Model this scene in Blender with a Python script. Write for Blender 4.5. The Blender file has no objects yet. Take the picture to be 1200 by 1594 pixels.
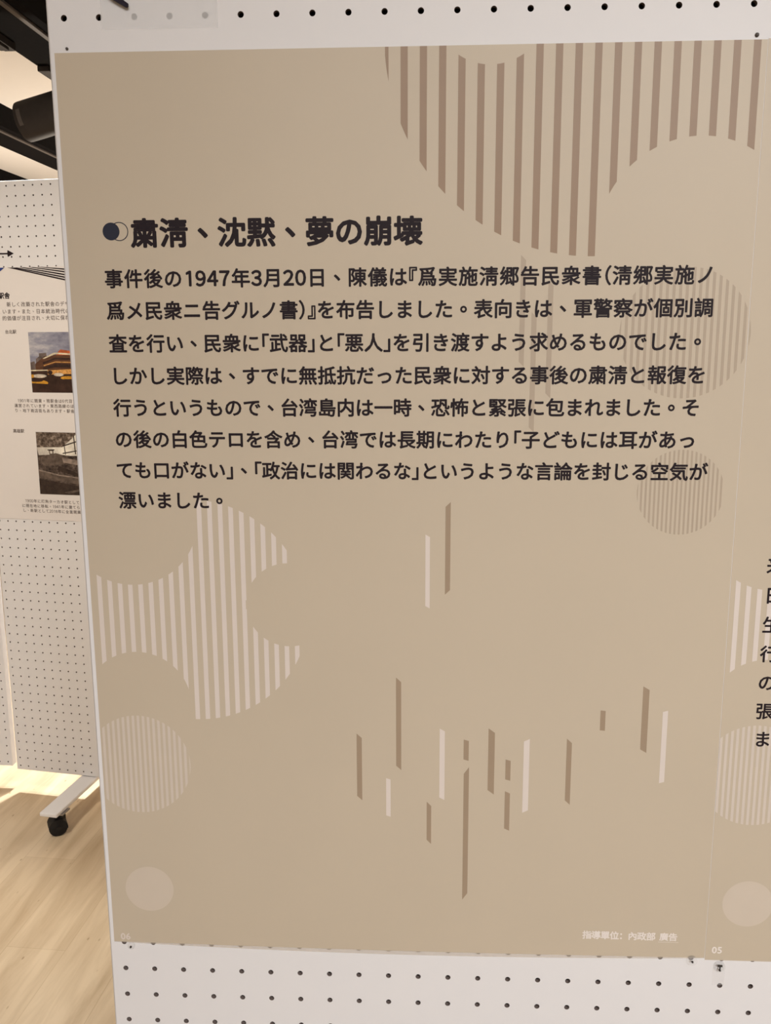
import bpy, bmesh, math, random
from mathutils import Vector, Matrix
random.seed(7)
SC = bpy.context.scene
COL = SC.collection
P = 0.025                       # peg pitch of the boards (m)
FLOOR_ROW = 61.4                # floor level, counted in peg rows below the row on top of the near board
def W(X, Y, Z=0.0):             # board units (pegs right, pegs down, pegs back) -> world metres
    return Vector((X * P, Z * P, (FLOOR_ROW - Y) * P))

# ------------------------------------------------------------------ camera
TH, YAW, ROLL = 0.191659268, -0.0495412182, -0.00429254204
cam_d = bpy.data.cameras.new('camera'); cam = bpy.data.objects.new('camera', cam_d); COL.objects.link(cam)
cam_d.sensor_fit = 'HORIZONTAL'; cam_d.sensor_width = 36.0; cam_d.lens = 1432.71218 * 36.0 / 1200.0
cam_d.clip_start = 0.01; cam_d.clip_end = 50
def _rows():
    c, s = math.cos, math.sin
    out = []
    for e in ((1, 0, 0), (0, 1, 0), (0, 0, 1)):
        x, y, z = e
        x, z = c(YAW)*x - s(YAW)*z, s(YAW)*x + c(YAW)*z
        y, z = c(TH)*y - s(TH)*z, s(TH)*y + c(TH)*z
        x, y = c(ROLL)*x - s(ROLL)*y, s(ROLL)*x + c(ROLL)*y
        out.append((x, y, z))
    M = list(zip(*out))          # rows: camera right, down, forward in board axes
    return [Vector((r[0], r[2], -r[1])) for r in M]
r_, d_, f_ = _rows()
cam.matrix_world = Matrix(((r_.x, -d_.x, -f_.x, 0), (r_.y, -d_.y, -f_.y, 0), (r_.z, -d_.z, -f_.z, 0), (0, 0, 0, 1)))
cam.matrix_world.translation = W(10.3292368, 8.71018207, -27.4928727)
SC.camera = cam

# ------------------------------------------------------------------ world, lights, exposure
wd = bpy.data.worlds.new('world'); SC.world = wd; wd.use_nodes = True
wd.node_tree.nodes['Background'].inputs[0].default_value = (1.0, 0.93, 0.85, 1)
wd.node_tree.nodes['Background'].inputs[1].default_value = 0.05
SC.view_settings.view_transform = 'Standard'; SC.view_settings.look = 'None'
SC.view_settings.exposure = 0.0; SC.view_settings.gamma = 1.0; SC.view_settings.use_curve_mapping = False
def area(name, loc, aim, size, power, color):
    l = bpy.data.lights.new(name, 'AREA'); l.shape = 'RECTANGLE'; l.size, l.size_y = size; l.energy = power; l.color = color
    o = bpy.data.objects.new(name, l); COL.objects.link(o); o.location = loc
    o.rotation_euler = (Vector(aim) - Vector(loc)).to_track_quat('-Z', 'Y').to_euler(); return o
def spot(name, loc, aim, power, color, deg, blend=0.4, radius=0.05):
    l = bpy.data.lights.new(name, 'SPOT'); l.energy = power; l.color = color; l.spot_size = math.radians(deg); l.spot_blend = blend; l.shadow_soft_size = radius
    o = bpy.data.objects.new(name, l); COL.objects.link(o); o.location = loc
    o.rotation_euler = (Vector(aim) - Vector(loc)).to_track_quat('-Z', 'Y').to_euler(); return o
def point(name, loc, power, color, radius=0.15):
    l = bpy.data.lights.new(name, 'POINT'); l.energy = power; l.color = color; l.shadow_soft_size = radius
    o = bpy.data.objects.new(name, l); COL.objects.link(o); o.location = loc; return o
CEIL = 2.533
area('added_area_front', (0.40, -2.3, CEIL - 0.02), (0.35, 0.0, 0.95), (1.6, 0.9), 50, (1.0, 0.985, 0.97))  # unseen area light added to light the near board
spot('added_spot_front', (1.3, -2.7, 2.35), (0.70, 0.0, 0.42), 203, (0.97, 1.0, 1.04), 52, 1.0, 0.16)  # added spot without a fixture, brightens the near board's lower right
spot('added_fill_side', (-0.92, 0.10, 2.40), (-0.85, 1.7, 0.66), 108, (1.0, 0.92, 0.80), 66, 1.0, 0.08)  # added fill for the far board's front, set behind the near board
spot('track_light_far_panel', (-0.85, 1.88, 2.40), (-0.85, 1.80, 0.0), 96, (1.0, 0.97, 0.89), 125, 0.3, 0.06)
spot('track_light_behind_panels', (-0.72, 2.22, 2.38), (-0.85, 2.15, 0.0), 330, (1.0, 1.0, 1.0), 64, 0.6, 0.04)
spot('added_ceiling_fill', (-1.7, 5.4, 0.75), (-1.85, 5.0, 2.53), 168, (1.0, 0.88, 0.74), 150, 0.3, 0.12)  # invented upward fill, there only to brighten the back ceiling

# ------------------------------------------------------------------ materials
def lin(c):
    return tuple(((v/255)/12.92 if v/255 <= 0.04045 else ((v/255+0.055)/1.055)**2.4) for v in c)
def mat(name, rgb, rough=0.5, spec=0.3, metal=0.0, noise=0.03, scale=40.0, bump=0.0):
    m = bpy.data.materials.new(name); m.use_nodes = True; nt = m.node_tree; b = nt.nodes['Principled BSDF']
    b.inputs['Roughness'].default_value = rough; b.inputs['Specular IOR Level'].default_value = spec; b.inputs['Metallic'].default_value = metal
    tc = nt.nodes.new('ShaderNodeTexCoord'); nz = nt.nodes.new('ShaderNodeTexNoise'); nz.inputs['Scale'].default_value = scale
    nt.links.new(tc.outputs['Object'], nz.inputs['Vector'])
    mx = nt.nodes.new('ShaderNodeMix'); mx.data_type = 'RGBA'
    mx.inputs['A'].default_value = tuple(c*(1-noise) for c in rgb) + (1,); mx.inputs['B'].default_value = tuple(min(1, c*(1+noise)) for c in rgb) + (1,)
    nt.links.new(nz.outputs['Fac'], mx.inputs['Factor']); nt.links.new(mx.outputs['Result'], b.inputs['Base Color'])
    if bump:
        bp = nt.nodes.new('ShaderNodeBump'); bp.inputs['Strength'].default_value = bump; bp.inputs['Distance'].default_value = 0.002
        nt.links.new(nz.outputs['Fac'], bp.inputs['Height']); nt.links.new(bp.outputs['Normal'], b.inputs['Normal'])
    return m
def film(name, rgb, opacity, rough=0.35):
    m = bpy.data.materials.new(name); m.use_nodes = True; nt = m.node_tree
    b = nt.nodes['Principled BSDF']; b.inputs['Base Color'].default_value = (*rgb, 1); b.inputs['Roughness'].default_value = rough
    t = nt.nodes.new('ShaderNodeBsdfTransparent'); mx = nt.nodes.new('ShaderNodeMixShader'); mx.inputs[0].default_value = opacity
    nt.links.new(t.outputs[0], mx.inputs[1]); nt.links.new(b.outputs[0], mx.inputs[2])
    nt.links.new(mx.outputs[0], nt.nodes['Material Output'].inputs['Surface']); return m
def emit(name, rgb, strength):
    m = bpy.data.materials.new(name); m.use_nodes = True; nt = m.node_tree; nt.nodes.remove(nt.nodes['Principled BSDF'])
    e = nt.nodes.new('ShaderNodeEmission'); e.inputs[0].default_value = (*rgb, 1); e.inputs[1].default_value = strength
    nt.links.new(e.outputs[0], nt.nodes['Material Output'].inputs['Surface']); return m
M_WHITE = mat('white_paint', (0.80, 0.775, 0.77), 0.45, 0.25, noise=0.01)
M_HOLE = mat('hole_wall', (0.22, 0.17, 0.15), 0.7, 0.1)
M_HOLESHADE = mat('hole_shade_brown', (0.03, 0.018, 0.015), 0.9, 0.05, noise=0.3)  # hardboard brown, darkened to stand in for shade inside the boards
M_BEIGE = mat('beige_print', (0.572, 0.480, 0.365), 0.42, 0.30, noise=0.03, scale=9)
M_STRIPE = mat('brown_print', (0.325, 0.220, 0.145), 0.42, 0.30, noise=0.04)
M_FINE = mat('dim_brown_print', (0.455, 0.365, 0.275), 0.42, 0.30)
M_STREAK = mat('mid_brown_print', (0.365, 0.272, 0.188), 0.42, 0.30)
M_PALE = mat('pale_print', (0.725, 0.635, 0.57), 0.42, 0.30)
M_PALEFINE = mat('pale_fine_print', (0.655, 0.565, 0.485), 0.42, 0.30)
M_PALEDISC = mat('pale_disc_print', (0.63, 0.535, 0.435), 0.42, 0.30)
M_WHITEINK = mat('white_print', (0.82, 0.74, 0.68), 0.42, 0.30)
M_INK = mat('dark_plum_ink', (0.021, 0.014, 0.017), 0.5, 0.12)
M_NAVY = mat('navy_ink', (0.022, 0.024, 0.042), 0.5, 0.25)
M_PAPER = mat('white_poster_print', (0.80, 0.74, 0.70), 0.45, 0.25, noise=0.02, scale=6)
M_GREYINK = mat('grey_ink', (0.20, 0.165, 0.15), 0.6, 0.2)
M_BLACK = mat('black_metal', (0.008, 0.007, 0.007), 0.8, 0.02, noise=0.3)
M_DARKGREY = mat('dark_grey_metal', (0.045, 0.038, 0.034), 0.6, 0.10, noise=0.15)
M_RAIL = mat('grey_rail_metal', (0.10, 0.085, 0.075), 0.5, 0.2, noise=0.2)
M_RUBBER = mat('black_rubber', (0.010, 0.009, 0.009), 0.6, 0.3, noise=0.2)
M_STEEL = mat('steel', (0.35, 0.33, 0.32), 0.35, 0.5, metal=0.8)
M_CREAM = mat('cream_paint', (0.84, 0.79, 0.73), 0.7, 0.15, noise=0.01)
M_STRAP = mat('black_strap_fabric', (0.020, 0.015, 0.026), 0.7, 0.2, noise=0.3, scale=300)
M_TAPE = film('frosted_clear_tape', (0.99, 0.97, 0.96), 0.32, 0.6)
M_LAM = film('laminate_film', (0.70, 0.60, 0.48), 0.38)
M_CLEAR = film('clear_plastic', (0.95, 0.92, 0.90), 0.12, 0.2)
M_LENS = emit('lamp_lens', (1.0, 0.85, 0.65), 6.0)

def floor_material():
    m = bpy.data.materials.new('oak_planks'); m.use_nodes = True; nt = m.node_tree; L = nt.links.new; N = nt.nodes.new
    b = nt.nodes['Principled BSDF']; b.inputs['Roughness'].default_value = 0.42; b.inputs['Specular IOR Level'].default_value = 0.35
    tc = N('ShaderNodeTexCoord'); mp = N('ShaderNodeMapping'); mp.inputs['Rotation'].default_value = (0, 0, math.radians(90 + 3.8)); mp.inputs['Location'].default_value = (0.105, 0.06, 0)
    L(tc.outputs['Object'], mp.inputs['Vector'])
    br = N('ShaderNodeTexBrick'); br.inputs['Scale'].default_value = 1.0; br.inputs['Brick Width'].default_value = 0.92; br.inputs['Row Height'].default_value = 0.135
    br.inputs['Mortar Size'].default_value = 0.0007; br.inputs['Mortar Smooth'].default_value = 0.3; br.inputs['Bias'].default_value = 0.0
    br.inputs['Color1'].default_value = (0.60, 0.465, 0.315, 1); br.inputs['Color2'].default_value = (0.68, 0.545, 0.385, 1); br.inputs['Mortar'].default_value = (0.54, 0.41, 0.27, 1)
    br.offset = 0.37
    L(mp.outputs['Vector'], br.inputs['Vector'])
    mp2 = N('ShaderNodeMapping'); mp2.inputs['Scale'].default_value = (1.6, 15.0, 1.0); L(mp.outputs['Vector'], mp2.inputs['Vector'])
    nz = N('ShaderNodeTexNoise'); nz.inputs['Scale'].default_value = 1.2; nz.inputs['Detail'].default_value = 6; nz.inputs['Roughness'].default_value = 0.6; nz.inputs['Distortion'].default_value = 0.4
    L(mp2.outputs['Vector'], nz.inputs['Vector'])
    cr = N('ShaderNodeValToRGB'); cr.color_ramp.elements[0].position = 0.30; cr.color_ramp.elements[0].color = (0.75, 0.69, 0.61, 1); cr.color_ramp.elements[1].position = 0.62; cr.color_ramp.elements[1].color = (1.08, 1.08, 1.07, 1)
    L(nz.outputs['Fac'], cr.inputs['Fac'])
    mul = N('ShaderNodeMix'); mul.data_type = 'RGBA'; mul.blend_type = 'MULTIPLY'; mul.inputs['Factor'].default_value = 1.0
    L(br.outputs['Color'], mul.inputs['A']); L(cr.outputs['Color'], mul.inputs['B'])
    vo = N('ShaderNodeTexVoronoi'); mp3 = N('ShaderNodeMapping'); mp3.inputs['Scale'].default_value = (2.6, 6.5, 1); L(mp.outputs['Vector'], mp3.inputs['Vector']); L(mp3.outputs['Vector'], vo.inputs['Vector'])
    kr = N('ShaderNodeValToRGB'); kr.color_ramp.elements[0].position = 0.02; kr.color_ramp.elements[0].color = (0.55, 0.48, 0.40, 1); kr.color_ramp.elements[1].position = 0.09; kr.color_ramp.elements[1].color = (1, 1, 1, 1)
    L(vo.outputs['Distance'], kr.inputs['Fac'])
    mu2 = N('ShaderNodeMix'); mu2.data_type = 'RGBA'; mu2.blend_type = 'MULTIPLY'; mu2.inputs['Factor'].default_value = 1.0
    L(mul.outputs['Result'], mu2.inputs['A']); L(kr.outputs['Color'], mu2.inputs['B'])
    L(mu2.outputs['Result'], b.inputs['Base Color'])
    return m
M_FLOOR = floor_material()

def photo_material(name, stops, scale, seed, stretch=(1, 1, 1)):
    m = bpy.data.materials.new(name); m.use_nodes = True; nt = m.node_tree; L = nt.links.new; N = nt.nodes.new
    b = nt.nodes['Principled BSDF']; b.inputs['Roughness'].default_value = 0.5; b.inputs['Specular IOR Level'].default_value = 0.2
    tc = N('ShaderNodeTexCoord'); mp = N('ShaderNodeMapping'); mp.inputs['Location'].default_value = (seed, seed*0.7, 0); mp.inputs['Scale'].default_value = stretch
    nz = N('ShaderNodeTexNoise'); nz.inputs['Scale'].default_value = scale; nz.inputs['Detail'].default_value = 5; nz.inputs['Roughness'].default_value = 0.65
    cr = N('ShaderNodeValToRGB'); el = cr.color_ramp.elements
    el[0].position, el[0].color = stops[0][0], (*lin(stops[0][1]), 1); el[1].position, el[1].color = stops[-1][0], (*lin(stops[-1][1]), 1)
    for p, c in stops[1:-1]:
        e = el.new(p); e.color = (*lin(c), 1)
    L(tc.outputs['Object'], mp.inputs['Vector']); L(mp.outputs['Vector'], nz.inputs['Vector']); L(nz.outputs['Fac'], cr.inputs['Fac']); L(cr.outputs['Color'], b.inputs['Base Color'])
    return m

# ------------------------------------------------------------------ object helpers
def tag(o, label=None, cat=None, group=None, kind=None):
    if label: o['label'] = label
    if cat: o['category'] = cat
    if group: o['group'] = group
    if kind: o['kind'] = kind
    return o
def empty(name, loc, rz=0.0):
    o = bpy.data.objects.new(name, None); COL.objects.link(o); o.location = loc; o.rotation_euler = (0, 0, rz); o.empty_display_size = 0.05; return o
class MB:
    def __init__(s): s.v, s.f, s.m = [], [], []
    def add(s, vs, fs, mi=0):
        n = len(s.v); s.v += [tuple(v) for v in vs]; s.f += [tuple(n+i for i in f) for f in fs]; s.m += [mi]*len(fs); return s
    def box(s, a, b, mi=0, ch=0.0):
        (x0, y0, z0), (x1, y1, z1) = a, b
        if not ch:
            return s.add([(x0,y0,z0),(x1,y0,z0),(x1,y1,z0),(x0,y1,z0),(x0,y0,z1),(x1,y0,z1),(x1,y1,z1),(x0,y1,z1)],
                         [(0,3,2,1),(4,5,6,7),(0,1,5,4),(1,2,6,5),(2,3,7,6),(3,0,4,7)], mi)
        bm = bmesh.new(); bmesh.ops.create_cube(bm, size=1.0)
        for v in bm.verts: v.co = Vector(((x0+x1)/2 + v.co.x*(x1-x0), (y0+y1)/2 + v.co.y*(y1-y0), (z0+z1)/2 + v.co.z*(z1-z0)))
        bmesh.ops.bevel(bm, geom=list(bm.edges), offset=ch, segments=2, affect='EDGES', profile=0.5)
        bm.verts.index_update(); s.add([v.co.copy() for v in bm.verts], [[v.index for v in f.verts] for f in bm.faces], mi); bm.free(); return s
    def rings(s, rings, mi=0, cap=True):      # rings: equal-length loops of points
        n = len(rings[0]); vs = [p for r in rings for p in r]; fs = []
        for k in range(len(rings)-1):
            for i in range(n):
                j = (i+1) % n; fs.append((k*n+i, k*n+j, (k+1)*n+j, (k+1)*n+i))
        if cap: fs.append(tuple(reversed(range(n)))); fs.append(tuple((len(rings)-1)*n+i for i in range(n)))
        return s.add(vs, fs, mi)
    def lathe(s, c, axis, prof, n=32, mi=0, cap=True):   # prof: (distance along axis, radius)
        q = Vector((0, 0, 1)).rotation_difference(Vector(axis).normalized()); c = Vector(c)
        return s.rings([[c + q @ Vector((r*math.cos(2*math.pi*i/n), r*math.sin(2*math.pi*i/n), t)) for i in range(n)] for t, r in prof], mi, cap)
    def build(s, name, mats, parent=None, smooth=False, mod=None):
        me = bpy.data.meshes.new(name); me.from_pydata(s.v, [], s.f)
        for m in (mats if isinstance(mats, (list, tuple)) else [mats]): me.materials.append(m)
        me.polygons.foreach_set('material_index', s.m)
        if smooth:
            me.polygons.foreach_set('use_smooth', [True]*len(me.polygons))
            try: me.set_sharp_from_angle(angle=math.radians(35))
            except Exception: pass
        me.update(); o = bpy.data.objects.new(name, me); COL.objects.link(o)
        if parent: o.parent = parent
        return o

# ------------------------------------------------------------------ the room
RX0, RX1, RY0, RY1 = -4.2, 2.8, -3.2, 7.2
def struct(name, a, b, m):
    return tag(MB().box(a, b).build(name, m), kind='structure')
struct('floor', (RX0, RY0, -0.08), (RX1, RY1, 0), M_FLOOR)
struct('ceiling', (RX0, RY0, CEIL), (RX1, RY1, CEIL+0.08), M_CREAM)
struct('wall_back', (RX0-0.1, RY1, 0), (RX1+0.1, RY1+0.1, CEIL), M_CREAM)
struct('wall_front', (RX0-0.1, RY0-0.1, 0), (RX1+0.1, RY0, CEIL), M_CREAM)
struct('wall_left', (RX0-0.1, RY0, 0), (RX0, RY1, CEIL), M_CREAM)
struct('wall_right', (RX1, RY0, 0), (RX1+0.1, RY1, CEIL), M_CREAM)

# ------------------------------------------------------------------ pegboard panels
COLS, ROWS, TPAN, TBOARD, HR, FAT = 40, 65, 0.004, 0.025, 0.088*P, 0.5
def pegboard_mesh():
    mb = MB(); n = 16; e = 0.05*P
    ang = [2*math.pi*k/n for k in range(n)]
    sq = [(math.cos(a)/max(abs(math.cos(a)), abs(math.sin(a)))*0.5*P, math.sin(a)/max(abs(math.cos(a)), abs(math.sin(a)))*0.5*P) for a in ang]
    ci = [(math.cos(a)*HR, math.sin(a)*HR) for a in ang]
    for r in range(ROWS):
        for c in range(COLS):
            cx, cz = c*P, -r*P
            o = []
            for x, z in sq:          # pull the outermost cells in by the chamfer
                X, Z = cx+x, cz+z
                X = min(max(X, -0.5*P+e), (COLS-0.5)*P-e); Z = max(min(Z, 0.5*P-e), -(ROWS-0.5)*P+e); o.append((X, 0, Z))
            i1 = [(cx+x, 0, cz+z) for x, z in ci]; i2 = [(cx+x, TPAN, cz+z) for x, z in ci]
            mb.add(o+i1, [(k, (k+1) % n, n+(k+1) % n, n+k) for k in range(n)], 0)
            mb.add(i1+i2, [(k, (k+1) % n, n+(k+1) % n, n+k) for k in range(n)], 1)
    x0, x1, z0, z1 = -0.5*P, (COLS-0.5)*P, -(ROWS-0.5)*P, 0.5*P
    a = [(x0+e, 0, z0+e), (x1-e, 0, z0+e), (x1-e, 0, z1-e), (x0+e, 0, z1-e)]
    b = [(x0, e, z0), (x1, e, z0), (x1, e, z1), (x0, e, z1)]; c = [(x, TPAN, z) for x, _, z in b]
    mb.add(a+b, [(k, (k+1) % 4, 4+(k+1) % 4, 4+k) for k in range(4)], 0)
    mb.add(b+c, [(k, (k+1) % 4, 4+(k+1) % 4, 4+k) for k in range(4)], 0)
    me = bpy.data.meshes.new('pegboard_sheet'); me.from_pydata(mb.v, [], mb.f); me.materials.append(M_WHITE); me.materials.append(M_HOLE)
    me.polygons.foreach_set('material_index', mb.m); me.update(); return me
PEG = pegboard_mesh()
def linkmesh(name, me, parent):
    o = bpy.data.objects.new(name, me); COL.objects.link(o); o.parent = parent; return o
def caster(mb, x, y, ztop, toe):
    R = 0.024
    mb.box((x-0.022, y-0.018, ztop-0.004), (x+0.022, y+0.018, ztop), 1)
    mb.lathe((x, y, ztop-0.012), (0, 0, 1), [(0, 0.014), (0.008, 0.016)], 20, 0)
    w = Vector((math.cos(toe), math.sin(toe), 0)); off = Vector((-math.sin(toe), math.cos(toe), 0))*0.006
    c = Vector((x, y, R)) + off
    for s in (-1, 1):
        mb.lathe(c + w*(0.011*s) - w*0.007, w, [(0, R-0.004), (0.002, R), (0.012, R), (0.014, R-0.004)], 28, 0)
    mb.lathe(c - w*0.022, w, [(0, 0.006), (0.044, 0.006)], 16, 0)
    up = Vector((0, 0, 1))                                  # hood over the wheels
    hood = []
    for t, r in ((-0.020, 1.03), (0.020, 1.03)):
        hood.append([c + w*t + (up*math.sin(a) - off.normalized()*math.cos(a))*R*r for a in [math.radians(q) for q in range(-10, 171, 12)]])
    mb.rings(hood, 0)
    mb.box((x-0.009, y-0.012, 0.035), (x+0.009, y+0.016, ztop-0.006), 0)
def display_board(origin, rz, bottom_gap, label):
    """origin: world position of the top-left peg hole; the board's own frame: x along the pegs, y to its back."""
    base = empty('display_board', (origin.x, origin.y, 0), rz); tag(base, label, 'display board')
    top = origin.z
    def sub(name, me): 
        o = linkmesh(name, me, base); return o
    f = sub('front_panel', PEG); f.location = (0, 0, top)
    b = sub('back_panel', PEG); b.location = ((COLS-1)*P, TBOARD, top); b.rotation_euler = (0, 0, math.pi)
    x0, x1, z0, z1 = -0.5*P, (COLS-0.5)*P, top-(ROWS-0.5)*P, top+0.5*P
    fr = MB(); t = 0.006; ya, yb = TPAN, TBOARD-TPAN
    fr.box((x0, ya, z0), (x0+t, yb, z1)); fr.box((x1-t, ya, z0), (x1, yb, z1)); fr.box((x0+t, ya, z0), (x1-t, yb, z0+t)); fr.box((x0+t, ya, z1-t), (x1-t, yb, z1))
    fr.build('edge_frame', M_WHITE, base)
    cr = MB(); cr.box((x0+0.008, ya+0.006, z0+0.008), (x1-0.008, yb-0.006, z1-0.008)); cr.build('hole_shade_sheet', M_HOLESHADE, base)  # added sheet, its dark colour makes the peg holes read as shaded
    leg_top = z0 - 0.002
    for k in (8.6, COLS-9.6):
        x = k*P; yc = TBOARD/2
        MB().box((x-0.02, yc-0.0065, leg_top-0.001), (x+0.02, yc+0.0065, z0+0.0005)).build('post', M_WHITE, base)
        ft = MB(); ft.box((x-0.025, yc-0.222, leg_top-0.011), (x+0.025, yc+0.222, leg_top), 0, 0.0025)
        fo = ft.build('foot_bar', M_WHITE, base)
        for s, toe in ((-1, 2.25), (1, 1.2)):
            cb = MB(); caster(cb, x + 0.008, yc + s*0.183, leg_top-0.011, toe); co = cb.build('caster', [M_RUBBER, M_STEEL], fo, smooth=True)
    return base
near = display_board(W(0, -6, 0), 0.0, 0, 'white mobile pegboard panel carrying the two beige text posters')
FAR_A = -0.16
fc, fs = math.cos(FAR_A), math.sin(FAR_A)
def far_origin(I): return W(-28.128 + I*fc, -6.229, 68.216 + I*fs)
far = display_board(far_origin(-9), FAR_A, 0, 'white mobile pegboard panel with station photo poster and black arrow, behind the beige poster board')
LA = -0.04
right_edge = W(-38.43, -6.2, 70.53)
lo = right_edge - Vector((math.cos(LA), math.sin(LA), 0))*((COLS-0.5)*P)
left = display_board(lo, LA, 0, 'bare white pegboard panel further left beyond the narrow gap, mostly outside the picture')

# ------------------------------------------------------------------ print helpers
_gl = {}
def glyph(ch):
    if ch not in _gl:
        cu = bpy.data.curves.new('glyph', 'FONT'); cu.body = ch; cu.resolution_u = 3
        o = bpy.data.objects.new('glyph', cu); COL.objects.link(o)
        dg = bpy.context.evaluated_depsgraph_get(); dg.update()
        me = bpy.data.meshes.new_from_object(o.evaluated_get(dg))
        v = [(q.co.x, q.co.y) for q in me.vertices]; f = [tuple(p.vertices) for p in me.polygons]
        bpy.data.objects.remove(o); bpy.data.curves.remove(cu); bpy.data.meshes.remove(me)
        _gl[ch] = (v, f)
    return _gl[ch]
_SHIFT = set('「『（'); _HALF = set('「」『』（）')
def cell(ch, dig):
    if ch in '0123456789': return dig
    if ch in _HALF: return 0.46
    return 1.0
class Printed:
    """flat ink on a sheet: (X, Y) in peg units on that sheet's plane, lifted a hair off it"""
    def __init__(s, plane): s.plane = plane; s.mb = MB()
    def poly(s, pts, lift=0.0, mi=0):
        s.mb.add([s.plane(x, y, lift) for x, y in pts], [tuple(range(len(pts)))[::-1]], mi); return s
    def char(s, ch, x, base, em, bold, n=8, mi=0, dig=0.6):
        wide = ch in '0123456789' and dig is not None
        v, f = glyph(chr(ord(ch)+0xFEE0) if wide else ch)
        if wide and ch == '1':
            v = [(0.27, 0.0), (0.36, 0.0), (0.36, 0.735), (0.285, 0.735), (0.12, 0.655), (0.12, 0.575), (0.27, 0.635)]; f = [tuple(range(7))]
        if wide: v = [(p[0]*0.94, p[1]) for p in v]; bold = bold*1.25
        if not v: return
        dx = dy = 0.0
        if wide:
            xs = [p[0] for p in v]; dx = dig/2-(min(xs)+max(xs))/2
        if ch in '、。':
            xs = [p[0] for p in v]; ys = [p[1] for p in v]; dx = 0.5-(min(xs)+max(xs))/2; dy = 0.36-(min(ys)+max(ys))/2
        if ch in _SHIFT: dx = -0.52
        offs = [(0, 0)] + ([(bold*math.cos(2*math.pi*k/n), bold*math.sin(2*math.pi*k/n)) for k in range(n)] if bold else [])
        for k, (ox, oy) in enumerate(offs):
            s.mb.add([s.plane(x+(px+dx+ox)*em, base-(py+dy+oy)*em, 0.00002+k*4e-6) for px, py in v], f, mi)
    def line(s, text, x, yc, em, adv=None, bold=0.022, dig=0.6, n=8, mi=0):
        adv = adv or em; base = yc + 0.38*em
        for ch in text:
            w = cell(ch, dig)*adv
            if ch not in ' \u3000': s.char(ch, x + (adv-em)/2*(0 if w < adv else 1), base, em, bold, n, mi, dig)
            x += w
        return s
    def latin(s, text, x, yc, em, adv, bold=0.0, n=4):
        for ch in text:
            if ch != ' ': s.char(ch, x, yc+0.36*em, em, bold, n, 0, None)
            x += adv if ch != ' ' else adv*0.6
        return s
    def build(s, name, m, parent): return s.mb.build(name, m, parent)
def disc_pts(cx, cy, r, n=64): return [(cx+r*math.cos(2*math.pi*k/n), cy+r*math.sin(2*math.pi*k/n)) for k in range(n)]
def striped(pr, x0, pitch, width, n, inside, excl=(), ylim=(-1e9, 1e9), xlim=(-1e9, 1e9)):
    """vertical stripes clipped to one circle and outside of others"""
    cx, cy, r = inside
    SUB = 6
    for k in range(n):
        xa, xb = x0+k*pitch-width/2, x0+k*pitch+width/2
        xa, xb = max(xa, xlim[0], cx-r+1e-4), min(xb, xlim[1], cx+r-1e-4)
        if xb-xa < 0.004: continue
        xs = [xa+(xb-xa)*i/SUB for i in range(SUB+1)]
        def spans(x):
            h = math.sqrt(max(0, r*r-(x-cx)**2)); sp = [[max(cy-h, ylim[0]), min(cy+h, ylim[1])]]
            for ex, ey, er in excl:
                if abs(x-ex) < er:
                    g = math.sqrt(er*er-(x-ex)**2); out = []
                    for a, b in sp:
                        if ey-g > a: out.append([a, min(b, ey-g)])
                        if ey+g < b: out.append([max(a, ey+g), b])
                    sp = out
            return [q for q in sp if q[1]-q[0] > 0.11]
        for i in range(SUB):
            s0, s1 = spans(xs[i]), spans(xs[i+1])
            if len(s0) != len(s1):
                m = spans((xs[i]+xs[i+1])/2); s0 = s1 = m
            for (a0, b0), (a1, b1) in zip(s0, s1):
                pr.poly([(xs[i], a0), (xs[i+1], a1), (xs[i+1], b1), (xs[i], b0)])
    return pr

# ------------------------------------------------------------------ the two beige posters
T_POST = 0.0003
def near_plane(lift0):
    def pl(x, y, l=0.0):
        p = W(x, y); return (p.x, -(lift0+l), p.z)
    return pl
def sheet(name, x0, x1, y0, y1, t, m, front=0.0, fn=None):
    """a thin sheet with real thickness on the near board; fn gives the bottom edge"""
    n = 40; mb = MB(); fr, bk = [], []
    for i in range(n+1):
        x = x0+(x1-x0)*i/n; yb = fn(x) if fn else y1
        a, b = W(x, y0), W(x, yb)
        fr.append(((a.x, -front-t, a.z), (b.x, -front-t, b.z))); bk.append(((a.x, -front, a.z), (b.x, -front, b.z)))
    vs = [p for q in fr for p in q] + [p for q in bk for p in q]; o = 2*(n+1); fs = []
    for i in range(n):
        a, b, c, d = 2*i, 2*i+1, 2*i+3, 2*i+2
        fs += [(a, b, c, d), (o+a, o+d, o+c, o+b), (a, d, o+d, o+a), (b, o+b, o+c, c)]
    fs += [(0, o, o+1, 1), (2*n, 2*n+1, o+2*n+1, o+2*n)]
    mb.add(vs, fs); mb.m = [0 if k % 4 == 0 and k < 4*n else 1 for k in range(len(fs))]
    return mb.build(name, [m, M_PAPER])
def shared_motifs(post, pl, X, xmin, xmax):
    p = Printed(pl); striped(p, X-0.04, 0.3265, 0.146, 20, (X+2.933, 17.28, 3.591),
        [(X+1.013, 14.269, 2.146), (X+1.015, 20.314, 1.691), (X+5.931, 17.028, 1.347)], xlim=(xmin, xmax))
    p.build('striped_motif', M_PALE, post)['label'] = 'pale pink stripes cut by three circles'
    p = Printed(pl); striped(p, X-0.72, 0.1655, 0.085, 21, (X+0.889, 22.477, 1.694), xlim=(xmin, xmax))
    p.build('striped_disc', M_PALEFINE, post)['label'] = 'disc of fine pale stripes'
    p = Printed(pl); p.poly(disc_pts(X+0.989, 26.967, 0.815)); p.build('plain_disc', M_PALEDISC, post)['label'] = 'small plain pale disc'
X0, X1 = -0.335, 19.435
def bottom06(x): return 28.975 + 0.065*math.sin(math.pi*(x-X0)/(X1-X0))
poster = sheet('text_poster', X0, X1, 0.905, 29.0, T_POST, M_BEIGE, fn=bottom06)
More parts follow.
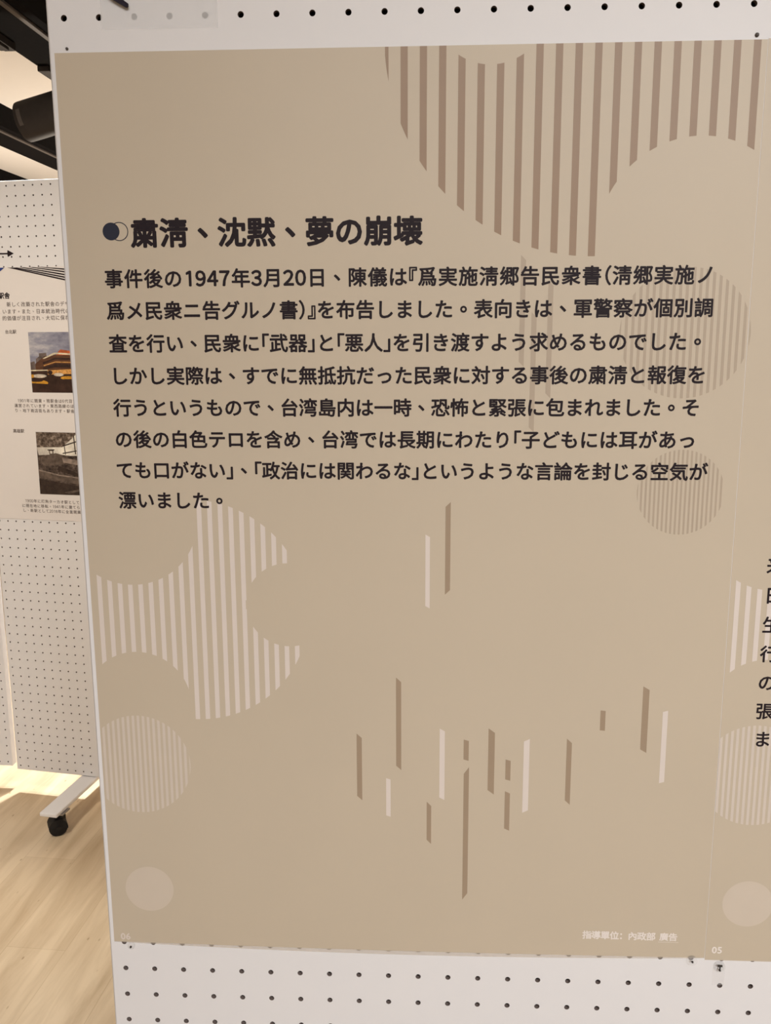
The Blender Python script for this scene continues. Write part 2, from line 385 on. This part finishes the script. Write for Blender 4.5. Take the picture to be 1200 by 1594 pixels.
tag(poster, 'large beige poster with bold heading and eight lines of dark text on the white pegboard', 'poster')
pl = near_plane(T_POST + 0.00008)
p = Printed(pl); striped(p, 9.539-0.5347, 0.5347, 0.2, 20, (14.906, 0.651, 5.917), [(17.818, 6.16, 2.808), (11.948, -0.246, 1.66)], ylim=(0.908, 99), xlim=(X0, X1))
p.build('brown_striped_motif', M_STRIPE, poster)['label'] = 'brown stripes cut by circles at the top edge'
p = Printed(pl); striped(p, 15.78, 0.187, 0.085, 21, (17.646, 8.744, 1.87)); p.build('brown_striped_disc', M_FINE, poster)['label'] = 'disc of fine brown stripes beside the upper text lines'
p = Printed(pl); striped(p, 16.50, 0.130, 0.06, 21, (17.783, 13.411, 1.286)); p.build('brown_striped_disc', M_FINE, poster)['label'] = 'smaller disc of fine brown stripes at the end of the text'
shared_motifs(poster, pl, 0.0, X0, X1)
DARK = [(12.967, 6.59, 9.615, 0.148, 1), (13.769, 7.313, 10.534, 0.149, 1), (13.31, 8.197, 11.54, 0.15, 1), (10.87, 13.804, 16.568, 0.157, -1), (8.091, 21.348, 23.512, 0.166, 1),
        (9.357, 19.44, 22.431, 0.164, 1), (10.335, 23.665, 25.009, 0.146, 1), (11.511, 21.44, 22.122, 0.164, 0.3), (11.527, 22.476, 26.951, 0.167, -1.6), (12.314, 21.098, 23.217, 0.204, 1),
        (12.851, 22.095, 22.782, 0.163, 0.3), (12.85, 23.206, 24.513, 0.165, 0.5), (14.768, 21.402, 23.521, 0.162, 1), (15.782, 20.368, 21.035, 0.16, 0.1), (17.088, 19.601, 21.706, 0.199, 0.8)]
LIGHT = [(10.255, 14.784, 17.049, 0.138, 0.5), (9.02, 22.817, 24.126, 0.146, 0.3), (10.747, 21.104, 23.475, 0.164, 0.6), (13.428, 21.405, 23.865, 0.184, -0.6), (17.713, 20.358, 22.767, 0.16, -0.3)]
for S, nm, m, lb in ((DARK[:3], 'brown_streak', M_FINE, None), (DARK[3:], 'brown_streak', M_STREAK, None), (LIGHT, 'pale_streak', M_PALE, 'pale pink streak')):
    for x, a, b, w, sl in S:
        q = Printed(pl); k = 0.075*sl; q.poly([(x-w/2, a-k), (x+w/2, a+k), (x+w/2, b+k), (x-w/2, b-k)])
        o = q.build(nm, m, poster)
        if lb: o['label'] = lb
p = Printed(pl); p.poly(disc_pts(0.991, 5.76, 0.25, 40), lift=0.00003)
n = 48
for k in range(n):
    a0, a1 = 2*math.pi*k/n, 2*math.pi*(k+1)/n; ro, ri = 0.268, 0.243
    p.poly([(1.232+ro*math.cos(a0), 5.763+ro*math.sin(a0)), (1.232+ro*math.cos(a1), 5.763+ro*math.sin(a1)), (1.232+ri*math.cos(a1), 5.763+ri*math.sin(a1)), (1.232+ri*math.cos(a0), 5.763+ri*math.sin(a0))])
p.build('bullet_emblem', M_NAVY, poster)['label'] = 'navy filled circle overlapping a thin ring'
p = Printed(pl); p.line('粛淸、沈黙、夢の崩壊', 1.56, 5.81, 0.85, 0.852, 0.034, n=10); p.build('heading_lettering', M_INK, poster)['label'] = 'bold dark heading'
LINES = [('事件後の1947年3月20日、陳儀は『爲実施淸郷告民衆書（淸郷実施ノ', 0.695, 7.10, 0.589), ('爲メ民衆ニ告グルノ書）』を布告しました。表向きは、軍警察が個別調', 0.70, 8.02, 0.5735),
         ('査を行い、民衆に「武器」と「悪人」を引き渡すよう求めるものでした。', 0.715, 8.975, 0.5705), ('しかし実際は、すでに無抵抗だった民衆に対する事後の粛淸と報復を', 0.70, 9.93, 0.5690),
         ('行うというもので、台湾島内は一時、恐怖と緊張に包まれました。そ', 0.74, 10.88, 0.5640), ('の後の白色テロを含め、台湾では長期にわたり「子どもには耳があっ', 0.72, 11.835, 0.5730),
         ('ても口がない」、「政治には関わるな」というような言論を封じる空気が', 0.70, 12.785, 0.5690), ('漂いました。', 0.725, 13.72, 0.572)]
for t, x, y, adv in LINES:
    p = Printed(pl); p.line(t, x, y, 0.565, adv, 0.0255); p.build('text_line', M_INK, poster)
p = Printed(pl); p.line('指導單位：內政部', 15.42, 28.24, 0.31, 0.298, 0.03); p.line('廣告', 17.93, 28.24, 0.30, 0.295, 0.03)
p.poly([(17.90, 28.43), (18.56, 28.43), (18.56, 28.442), (17.90, 28.442)]); p.build('imprint_lettering', M_WHITEINK, poster)['label'] = 'small white imprint line'
p = Printed(pl); p.latin('06', -0.10, 28.77, 0.33, 0.175, 0.03); p.build('page_number', M_PALE, poster)['label'] = 'faint pale number 06'
lam = MB()
n = 40
for i in range(n):
    q = []
    for j in (i, i+1):
        x = X0+(X1-X0)*j/n; q.append((x, bottom06(x), bottom06(x) + 0.012 + 0.125*math.sin(math.pi*j/n)**0.8))
    (xa, a0, a1), (xb, b0, b1) = q
    lam.add([pl(xa, a0), pl(xb, b0), pl(xb, b1), pl(xa, a1)], [(0, 3, 2, 1)])
lam.build('laminate_margin', M_LAM, poster)['label'] = 'clear laminate lip below the printed edge'

XB = X1 + 0.013
T_FIVE = 0.0003
pl5 = near_plane(T_FIVE + 0.00008)
poster5 = sheet('text_poster', XB, XB+19.7, 0.88, 29.05, T_FIVE, M_BEIGE)
tag(poster5, 'beige poster cut off by the picture edge, numbered 05, beside the eight-line text poster', 'poster')
shared_motifs(poster5, pl5, XB+0.335-0.07, XB, XB+19.7)
for k, ch in enumerate('来日生行の張ま'):
    p = Printed(pl5); p.line(ch, 20.47, 15.63+0.934*k, 0.565, 0.565, 0.021); p.build('text_line', M_INK, poster5)
p = Printed(pl5); p.latin('05', 19.655, 28.67, 0.33, 0.175, 0.03); p.build('page_number', M_WHITEINK, poster5)['label'] = 'faint white number 05'

# ------------------------------------------------------------------ small things on the near board
def pin(X, Y, label, r=0.07, m=M_STEEL, front=T_POST):
    a = W(X, Y); root = empty('push_pin', (a.x, -front, a.z)); tag(root, label, 'pin')
    MB().lathe((0, 0, 0), (0, -1, 0), [(0, r*P*1.1), (0.0005, r*P*1.15), (0.0012, r*P*1.0), (0.0018, r*P*0.5)], 20).build('pin_head', m, root, smooth=True)
    MB().lathe((0, 0, 0), (0, 1, 0), [(0, 0.0004), (0.003, 0.0003)], 8).build('pin_shaft', M_STEEL, root)
pin(0.039, 0.80, 'tiny grey pin above the top left corner of the eight-line poster', 0.035, M_RAIL, 0.0)
pin(19.128, 0.79, 'small grey pin above the top right corner of the eight-line poster', 0.05, M_RAIL, 0.0)
def clear_pin(X, Y, label, r, stem, front):
    a = W(X, Y); root = empty('push_pin', (a.x, -front, a.z)); tag(root, label, 'pin')
    MB().lathe((0, 0, 0), (0, -1, 0), [(0, r*P*0.96), (0.0006, r*P), (0.0018, r*P), (0.0024, r*P*0.9)], 32).build('clear_disc', M_CLEAR, root, smooth=True)['label'] = 'clear plastic disc'
    s = MB()
    if stem > 0.05:
        s.box((-stem*P, -0.0034, 0.0012), (stem*P, -0.0025, 0.0026)); s.box((-0.0004, -0.0034, -0.0025), (0.0004, -0.0025, 0.0014))
    s.lathe((0, -0.0024, -0.0022 if stem > 0.05 else 0), (0, -1, 0), [(0, 0.0009), (0.0012, 0.0007)], 12)
    s.build('steel_hook', M_DARKGREY, root)
clear_pin(19.927, 29.26, 'clear disc pin with a dark metal hook under the number 05', 0.19, 0.075, 0.0)
clear_pin(19.02, 29.06, 'clear disc pin half under the poster edge, left of the number 05', 0.17, 0.03, T_POST)
clear_pin(0.262, 29.10, 'small clear pin below the number 06', 0.12, 0.02, T_POST)
def flat_strip(name, x0, y0, x1, y1, m, label, cat, t=0.00006, group=None):
    a, b = W(x0, y0), W(x1, y1)
    o = MB().box((a.x, -t, min(a.z, b.z)), (b.x, -0.00001, max(a.z, b.z))).build(name, m); return tag(o, label, cat, group)
flat_strip('clear_tape', 1.05, -2.2, 4.35, 0.32, M_TAPE, 'frosted clear tape over the second to fifth holes of the top row', 'tape')
flat_strip('clear_tape', 19.74, 29.33, 20.12, 29.98, M_CLEAR, 'narrow clear tape hanging below the hooked clear pin', 'tape')
# black strap end
bm_ = MB(); pts = [(-0.2, -1.62), (0.05, -1.80), (1.00, -0.97), (1.55, -0.56), (1.80, -0.36), (1.885, -0.30), (1.885, -0.235), (1.86, -0.205), (1.80, -0.215), (1.45, -0.41), (0.80, -0.90)]
fr = [(W(x, y).x, -0.0042, W(x, y).z) for x, y in pts]; bk = [(v[0], -0.0022, v[2]) for v in fr]
k = len(pts)
bm_.add(fr+bk, [tuple(range(k))[::-1], tuple(range(k, 2*k))] + [(i, (i+1) % k, k+(i+1) % k, k+i) for i in range(k)])
tag(bm_.build('strap', M_STRAP), 'short black strap end hanging diagonally at the top of the white panel', 'strap')

# ------------------------------------------------------------------ far poster, arrow
def far_plane(lift0):
    def pl2(i, j, l=0.0):
        o = W(-28.128 + i*fc, -6.229 + j, 68.216 + i*fs); nrm = Vector((fs, -fc, 0)); q = o + nrm*(lift0+l); return tuple(q)
    return pl2
def far_sheet(name, i0, i1, j0, j1, t, m):
    f0, f1 = far_plane(0.0003), far_plane(0.0003+t)
    c = [(i0, j0), (i1, j0), (i1, j1), (i0, j1)]
    return MB().add([f1(*q) for q in c]+[f0(*q) for q in c], [(3, 2, 1, 0), (4, 5, 6, 7)]+[(k, (k+1) % 4, 4+(k+1) % 4, 4+k) for k in range(4)]).build(name, m)
fp = far_sheet('photo_poster', -9.45, 10.3, 8.04, 34.72, 0.0008, M_PAPER)
tag(fp, 'pale poster with two station photographs and small captions on the far pegboard', 'poster')
fl = far_plane(0.0016)
M_BLUE = mat('blue_print', (0.030, 0.055, 0.22), 0.5, 0.2)
q = Printed(fl); q.poly([(-9.3, 8.07), (-5.9, 8.07), (-6.6, 8.55), (-9.3, 9.6)]); q.build('blue_wedge', M_BLUE, fp)['label'] = 'blue printed wedge'
q = Printed(fl)
for (a, b), (c, d) in [((-5.56, 8.07), (0.93, 9.37)), ((-5.0, 8.08), (0.95, 9.12)), ((-4.18, 8.07), (0.91, 8.85)), ((-3.15, 8.07), (0.93, 8.57)), ((-2.11, 8.07), (0.89, 8.30))]:
    s = (d-b)/(c-a); e = 6.0; q.poly([(a, b), (a+0.55, b), (e, b+s*(e-a)+0.0), (e, b+s*(e-a)+0.13), (c, d+0.1)])
q.build('fan_stripes', M_INK, fp)['label'] = 'fan of thin black stripes'
q = Printed(fl); q.line('駅舎', -6.85, 10.90, 0.66, 0.66, 0.03, n=6); q.build('heading_lettering', M_INK, fp)
FT = [('新しく改築された駅舎のデザインも', -6.02, 11.80, 0.56), ('います。また、日本統治時代の建築', -6.58, 12.52, 0.56), ('的価値が注目され、大切に保存され', -6.64, 13.20, 0.56)]
for t, x, y, e in FT:
    q = Printed(fl); q.line(t, x, y, e*0.92, e, 0.012, n=4); q.build('text_line', M_GREYINK, fp)
for t, y in (('台北駅', 14.6), ('高雄駅', 25.04)):
    q = Printed(fl); q.line(t, -6.44, y, 0.44, 0.45, 0.02, n=4); q.build('photo_title', M_GREYINK, fp)
CAP = [('1901年に開業。現駅舎は6代目で地下', -5.62, 21.80, 0.47), ('運営されています。東西路線のほか', -6.05, 22.33, 0.47), ('り、地下商店街もあります。駅舎の', -6.05, 22.85, 0.47),
       ('1900年に打狗ターカオ駅として開', -5.66, 32.64, 0.46), ('に現在地に移転。1941年に建てられた', -6.10, 33.18, 0.46), ('し、新駅として2018年に全面開業し', -6.05, 33.70, 0.46)]
for t, x, y, e in CAP:
    q = Printed(fl); q.line(t, x, y, e*0.9, e, 0.01, 0.55, n=4); q.build('caption_line', M_GREYINK, fp)
CR = [('台北駅の写真、著作権者', -5.9, 23.41), ('著作者、写真提供', -6.0, 23.79), ('高雄駅の写真、地下鉄駅', -5.86, 34.24), ('著作者、写真提供', -6.09, 34.60)]
# ---- photograph 1: station at dusk
def photo(x0, x1, y0, y1, name, label, base_m, shapes):
    o = Printed(fl); o.poly([(x0, y0), (x1, y0), (x1, y1), (x0, y1)]); ph = o.build(name, base_m, fp); ph['label'] = label
    mats = []; im = Printed(far_plane(0.0017)); z = 0
    VW = 4.85
    for m, pts in shapes:
        if m not in mats: mats.append(m)
        im.poly([(max(x0, min(x0 + u*VW, x1-0.02)), y0 + min(v, 0.999)*(y1-y0)) for u, v in pts], lift=z*2e-5, mi=mats.index(m)); z += 1
    pic = im.build('picture_detail', mats, ph)
    return ph
PS = lambda n, c, s=60, sd=0, st=(1, 1, 1): photo_material(n, [(0.3, tuple(int(v*0.75) for v in c)), (0.7, tuple(min(255, int(v*1.2)) for v in c))], s, sd, st)
M_SKY = photo_material('dusk_sky', [(0.32, (118, 116, 132)), (0.5, (150, 148, 160)), (0.68, (196, 190, 190))], 16, 1.0, (1, 1, 2.2))
M_BLD = PS('brown_facade', (92, 62, 45), 90, 2, (0.3, 0.3, 4)); M_BLDK = PS('dark_facade', (58, 42, 36), 120, 3)
M_ROOF = PS('orange_roof', (178, 92, 55), 80, 4); M_EAVE = PS('cream_eave', (222, 200, 170), 80, 5); M_ROAD = PS('dark_road', (62, 44, 36), 50, 6)
M_TAXI = PS('yellow_taxi', (196, 140, 50), 80, 7); M_CARW = PS('pale_car', (200, 186, 168), 80, 8); M_TOWER = PS('grey_tower', (104, 90, 84), 70, 9); M_LAMPS = PS('amber_lights', (206, 150, 84), 140, 10)
def blob(u, v, a, b, n=16): return [(u+a*math.cos(2*math.pi*k/n), v+b*math.sin(2*math.pi*k/n)) for k in range(n)]
photo(-3.74, 6.0, 14.65, 20.92, 'printed_photo', 'colour photo of a large station hall with taxis', M_SKY, [
    (M_TOWER, [(0.14, 0.60), (0.14, 0.44), (0.22, 0.40), (0.22, 0.35), (0.40, 0.34), (0.40, 0.60)]), (M_TOWER, [(0.0, 0.66), (0.0, 0.50), (0.10, 0.48), (0.16, 0.66)]),
    (M_BLD, [(0.12, 0.64), (0.12, 0.52), (0.34, 0.40), (0.60, 0.37), (2.0, 0.40), (2.0, 0.66), (0.12, 0.66)]),
    (M_ROOF, [(0.64, 0.36), (0.70, 0.31), (0.74, 0.285), (1.3, 0.34), (1.9, 0.36), (2.0, 0.40), (0.64, 0.375)]),
    (M_EAVE, [(0.30, 0.435), (0.56, 0.345), (0.62, 0.335), (2.0, 0.40), (2.0, 0.42), (0.62, 0.36), (0.34, 0.44)]),
    (M_BLDK, [(0.30, 0.50), (0.60, 0.42), (2.0, 0.45), (2.0, 0.47), (0.60, 0.45), (0.30, 0.53)]), (M_LAMPS, [(0.32, 0.545), (0.60, 0.485), (2.0, 0.50), (2.0, 0.512), (0.60, 0.498), (0.32, 0.56)]),
    (M_BLDK, [(0.30, 0.58), (0.60, 0.52), (2.0, 0.54), (2.0, 0.60), (0.60, 0.58), (0.30, 0.62)]),
    (M_ROAD, [(0.0, 0.63), (2.0, 0.62), (2.0, 1.0), (0.0, 1.0)]), (M_EAVE, [(0.0, 0.625), (0.40, 0.62), (0.42, 0.635), (0.0, 0.645)]),
    (M_LAMPS, [(0.40, 0.63), (1.2, 0.60), (2.0, 0.60), (2.0, 0.67), (0.9, 0.69), (0.40, 0.70)]), (M_BLDK, blob(0.46, 0.665, 0.06, 0.035)), (M_CARW, blob(0.20, 0.725, 0.17, 0.032)), (M_CARW, blob(0.66, 0.70, 0.12, 0.028)),
    (M_TAXI, blob(0.10, 0.84, 0.30, 0.055)), (M_ROAD, [(0.0, 0.845), (0.42, 0.86), (0.38, 0.91), (0.0, 0.92)]), (M_TAXI, blob(0.90, 0.755, 0.20, 0.032)), (M_BLDK, blob(0.12, 0.80, 0.16, 0.022)),
    (M_TAXI, [(0.0, 0.70), (0.06, 0.70), (0.07, 0.75), (0.0, 0.76)]), (M_ROAD, blob(0.92, 0.79, 0.24, 0.018)), (M_CARW, blob(1.35, 0.74, 0.2, 0.04))])
# ---- photograph 2: sepia view over a yard
M_FOL = photo_material('sepia_foliage', [(0.35, (66, 54, 46)), (0.5, (110, 94, 82)), (0.66, (170, 152, 136))], 110, 11)
M_PALESKY = PS('sepia_sky', (222, 206, 192), 20, 12); M_SEPD = PS('sepia_dark', (62, 50, 44), 70, 13); M_SEPM = PS('sepia_mid', (100, 86, 76), 80, 14); M_SEPL = PS('sepia_light', (140, 124, 112), 60, 15)
M_BUSH = photo_material('sepia_bush', [(0.35, (44, 36, 32)), (0.55, (88, 74, 66)), (0.72, (130, 114, 102))], 90, 16, (1, 1, 1.6))
photo(-3.74, 6.0, 25.12, 31.84, 'printed_photo', 'sepia photo of a yard under tree branches', M_BUSH, [
    (M_FOL, [(0.0, 0.0), (2.0, 0.0), (2.0, 0.10), (0.98, 0.02), (0.86, 0.10), (0.62, 0.24), (0.5, 0.24), (0.0, 0.245)]),
    (M_PALESKY, [(0.0, 0.245), (0.62, 0.235), (0.86, 0.10), (0.98, 0.02), (2.0, 0.10), (2.0, 0.36), (0.8, 0.37), (0.5, 0.35), (0.03, 0.37)]),
    (M_SEPD, [(0.64, 0.205), (1.0, 0.125), (2.0, 0.0), (2.0, 0.02), (1.0, 0.145), (0.64, 0.225)]), (M_SEPD, [(0.62, 0.325), (1.0, 0.275), (2.0, 0.2), (2.0, 0.22), (1.0, 0.292), (0.62, 0.342)]),
    (M_SEPD, [(0.90, 0.06), (0.925, 0.05), (0.945, 0.34), (0.92, 0.345)]), (M_SEPD, [(0.66, 0.21), (0.68, 0.205), (0.70, 0.35), (0.68, 0.355)]), (M_SEPD, [(1.2, 0.02), (1.23, 0.02), (1.25, 0.34), (1.22, 0.35)]),
    (M_SEPM, [(0.28, 0.28), (0.40, 0.28), (0.40, 0.36), (0.30, 0.36)]), (M_PALESKY, [(0.31, 0.30), (0.37, 0.30), (0.37, 0.34), (0.32, 0.34)]), (M_SEPD, [(0.25, 0.275), (0.43, 0.272), (0.42, 0.29), (0.26, 0.292)]),
    (M_SEPM, [(0.08, 0.40), (0.45, 0.33), (0.62, 0.36), (0.66, 0.50), (0.20, 0.55), (0.06, 0.50)]),
    (M_SEPL, [(0.60, 0.40), (1.0, 0.44), (2.0, 0.40), (2.0, 0.50), (1.0, 0.52), (0.62, 0.48)]),
    (M_SEPD, [(0.50, 0.54), (0.80, 0.60), (1.0, 0.66), (1.0, 0.70), (0.7, 0.66), (0.46, 0.60)]),
    (M_SEPM, [(0.02, 0.60), (0.5, 0.68), (2.0, 0.80), (2.0, 0.90), (1.0, 0.83), (0.5, 0.78), (0.0, 0.74)]), (M_SEPL, [(0.02, 0.60), (0.5, 0.675), (2.0, 0.79), (2.0, 0.81), (0.5, 0.695), (0.02, 0.625)]),
    (M_SEPD, [(0.0, 0.76), (0.5, 0.80), (1.0, 0.86), (2.0, 0.92), (2.0, 1.0), (0.0, 1.0)]), (M_SEPM, [(0.3, 0.66), (0.32, 0.66), (0.34, 0.76), (0.32, 0.76)]), (M_SEPM, [(0.6, 0.96), (1.0, 0.90), (1.0, 0.93), (0.7, 0.985)])])
# black arrow above the far poster
fa = far_plane(0.0003); ar = MB()
pts = [(-9.0, 6.56), (-5.45, 6.60), (-5.40, 6.32), (-4.72, 6.66), (-5.42, 7.00), (-5.45, 6.74), (-9.0, 6.72)]
g = far_plane(0.0009); k = len(pts)
ar.add([g(*q) for q in pts]+[fa(*q) for q in pts], [tuple(range(k))[::-1], tuple(range(k, 2*k))]+[(i, (i+1) % k, k+(i+1) % k, k+i) for i in range(k)])
tag(ar.build('arrow_sticker', M_INK), 'black arrow pointing right above the photo poster on the far pegboard', 'sign')

# ------------------------------------------------------------------ black lighting beams under the ceiling, and the track lamp
CX = 10.3292368*P; EYE = (FLOOR_ROW-8.71018)*P; BZ = EYE + 1.10
labels = ['black ceiling beam nearest the white panel, with a grey track along it', 'black ceiling beam behind the track lamp, middle of the three', 'black ceiling beam seen only at the left picture edge above the far panel']
for k in range(3):
    xl = CX - 1.644 - 0.91*k
    root = empty('lighting_beam', (xl, 1.0, BZ)); tag(root, labels[k], 'beam', None)
    y0, y1 = RY0-1.0, RY1-1.0
    b = MB(); b.box((0, y0, 0), (0.25, y1, 0.030)); b.box((0.012, y0, 0.030), (0.25, y1, CEIL-BZ))
    b.build('beam_body', M_BLACK, root)
    MB().box((0.192, y0, -0.012), (0.212, y1, -0.0005), 0, 0.002).build('light_track', M_RAIL, root)
    if k < 2:
        c = MB(); c.box((0.0, 1.35, -0.03), (0.045, 2.05, -0.0005), 0, 0.003); c.box((0.006, 1.9, -0.042), (0.040, 2.0, -0.0305), 0, 0.002); c.build('track_adapter', M_DARKGREY, root)
        c = MB(); c.box((0.0, 2.35, -0.022), (0.05, 3.3, -0.0005), 0, 0.003); c.box((0.055, 2.6, -0.016), (0.075, 3.0, -0.0005), 0, 0.002); c.build('track_adapter', M_DARKGREY, root)
def track_lamp():
    # the lamp head: a fat black cylinder, its mouth to the left and down
    hx, hy, hz = CX - 1.438, 3.02, EYE + 0.843
    root = empty('track_lamp', (hx, hy, hz)); tag(root, 'fat dark grey cylindrical track lamp pointing left between the ceiling beams', 'lamp')
    ax = Vector((-0.955, 0.05, -0.235)).normalized(); R = 0.075; Ln = 0.25
    st = Vector((0, 0, 0)) - ax*0.10
    b = MB(); b.lathe(st, ax, [(0, R*0.55), (0.004, R*0.90), (0.014, R*0.985), (0.02, R), (Ln-0.012, R), (Ln-0.003, R*0.985), (Ln, R*0.95), (Ln-0.001, R*0.90), (Ln-0.05, R*0.86)], 48, 0, True)
    b.build('lamp_body', M_DARKGREY, root, smooth=True)
    MB().lathe(st+ax*(Ln-0.049), ax, [(0, R*0.80), (0.002, R*0.80)], 32).build('lamp_lens', M_LENS, root)
    lbm = MB(); q = Vector((0, 0, 1)).rotation_difference(ax); pts0 = []
    u = Vector((0, -1, 0)); u = (u - ax*u.dot(ax)).normalized(); w = ax.cross(u)
    for t in (Ln-0.030, Ln-0.014):
        pts0.append([st + ax*t + (u*math.cos(a) + w*math.sin(a))*(R+0.0006) for a in [math.radians(-24+8*i) for i in range(7)]])
    n = 7; vs = pts0[0]+pts0[1]; lbm.add(vs, [(i, i+1, n+i+1, n+i) for i in range(n-1)]); lbm.build('rating_label', M_RAIL, root)['label'] = 'small pale rating label'
    y = MB(); y.box((0.04, -0.012, R+0.002), (0.07, 0.012, BZ-hz-0.0135), 0, 0.002); y.lathe((0.055, -R*0.2, R*0.75), (0, 1, 0), [(0, 0.03), (R*0.4, 0.03)], 20)
    y.build('stem', M_BLACK, root)
    ys = MB(); ys.box((0.03, -0.02, BZ-hz-0.03), (0.235, 0.02, BZ-hz-0.013), 0, 0.002); ys.build('track_arm', M_BLACK, root)
    l = spot('track_lamp_light', (hx + ax.x*0.2, hy + ax.y*0.2, hz + ax.z*0.2), (hx + ax.x*3, hy + ax.y*3, hz + ax.z*3), 25, (1.0, 0.84, 0.64), 50)
track_lamp()
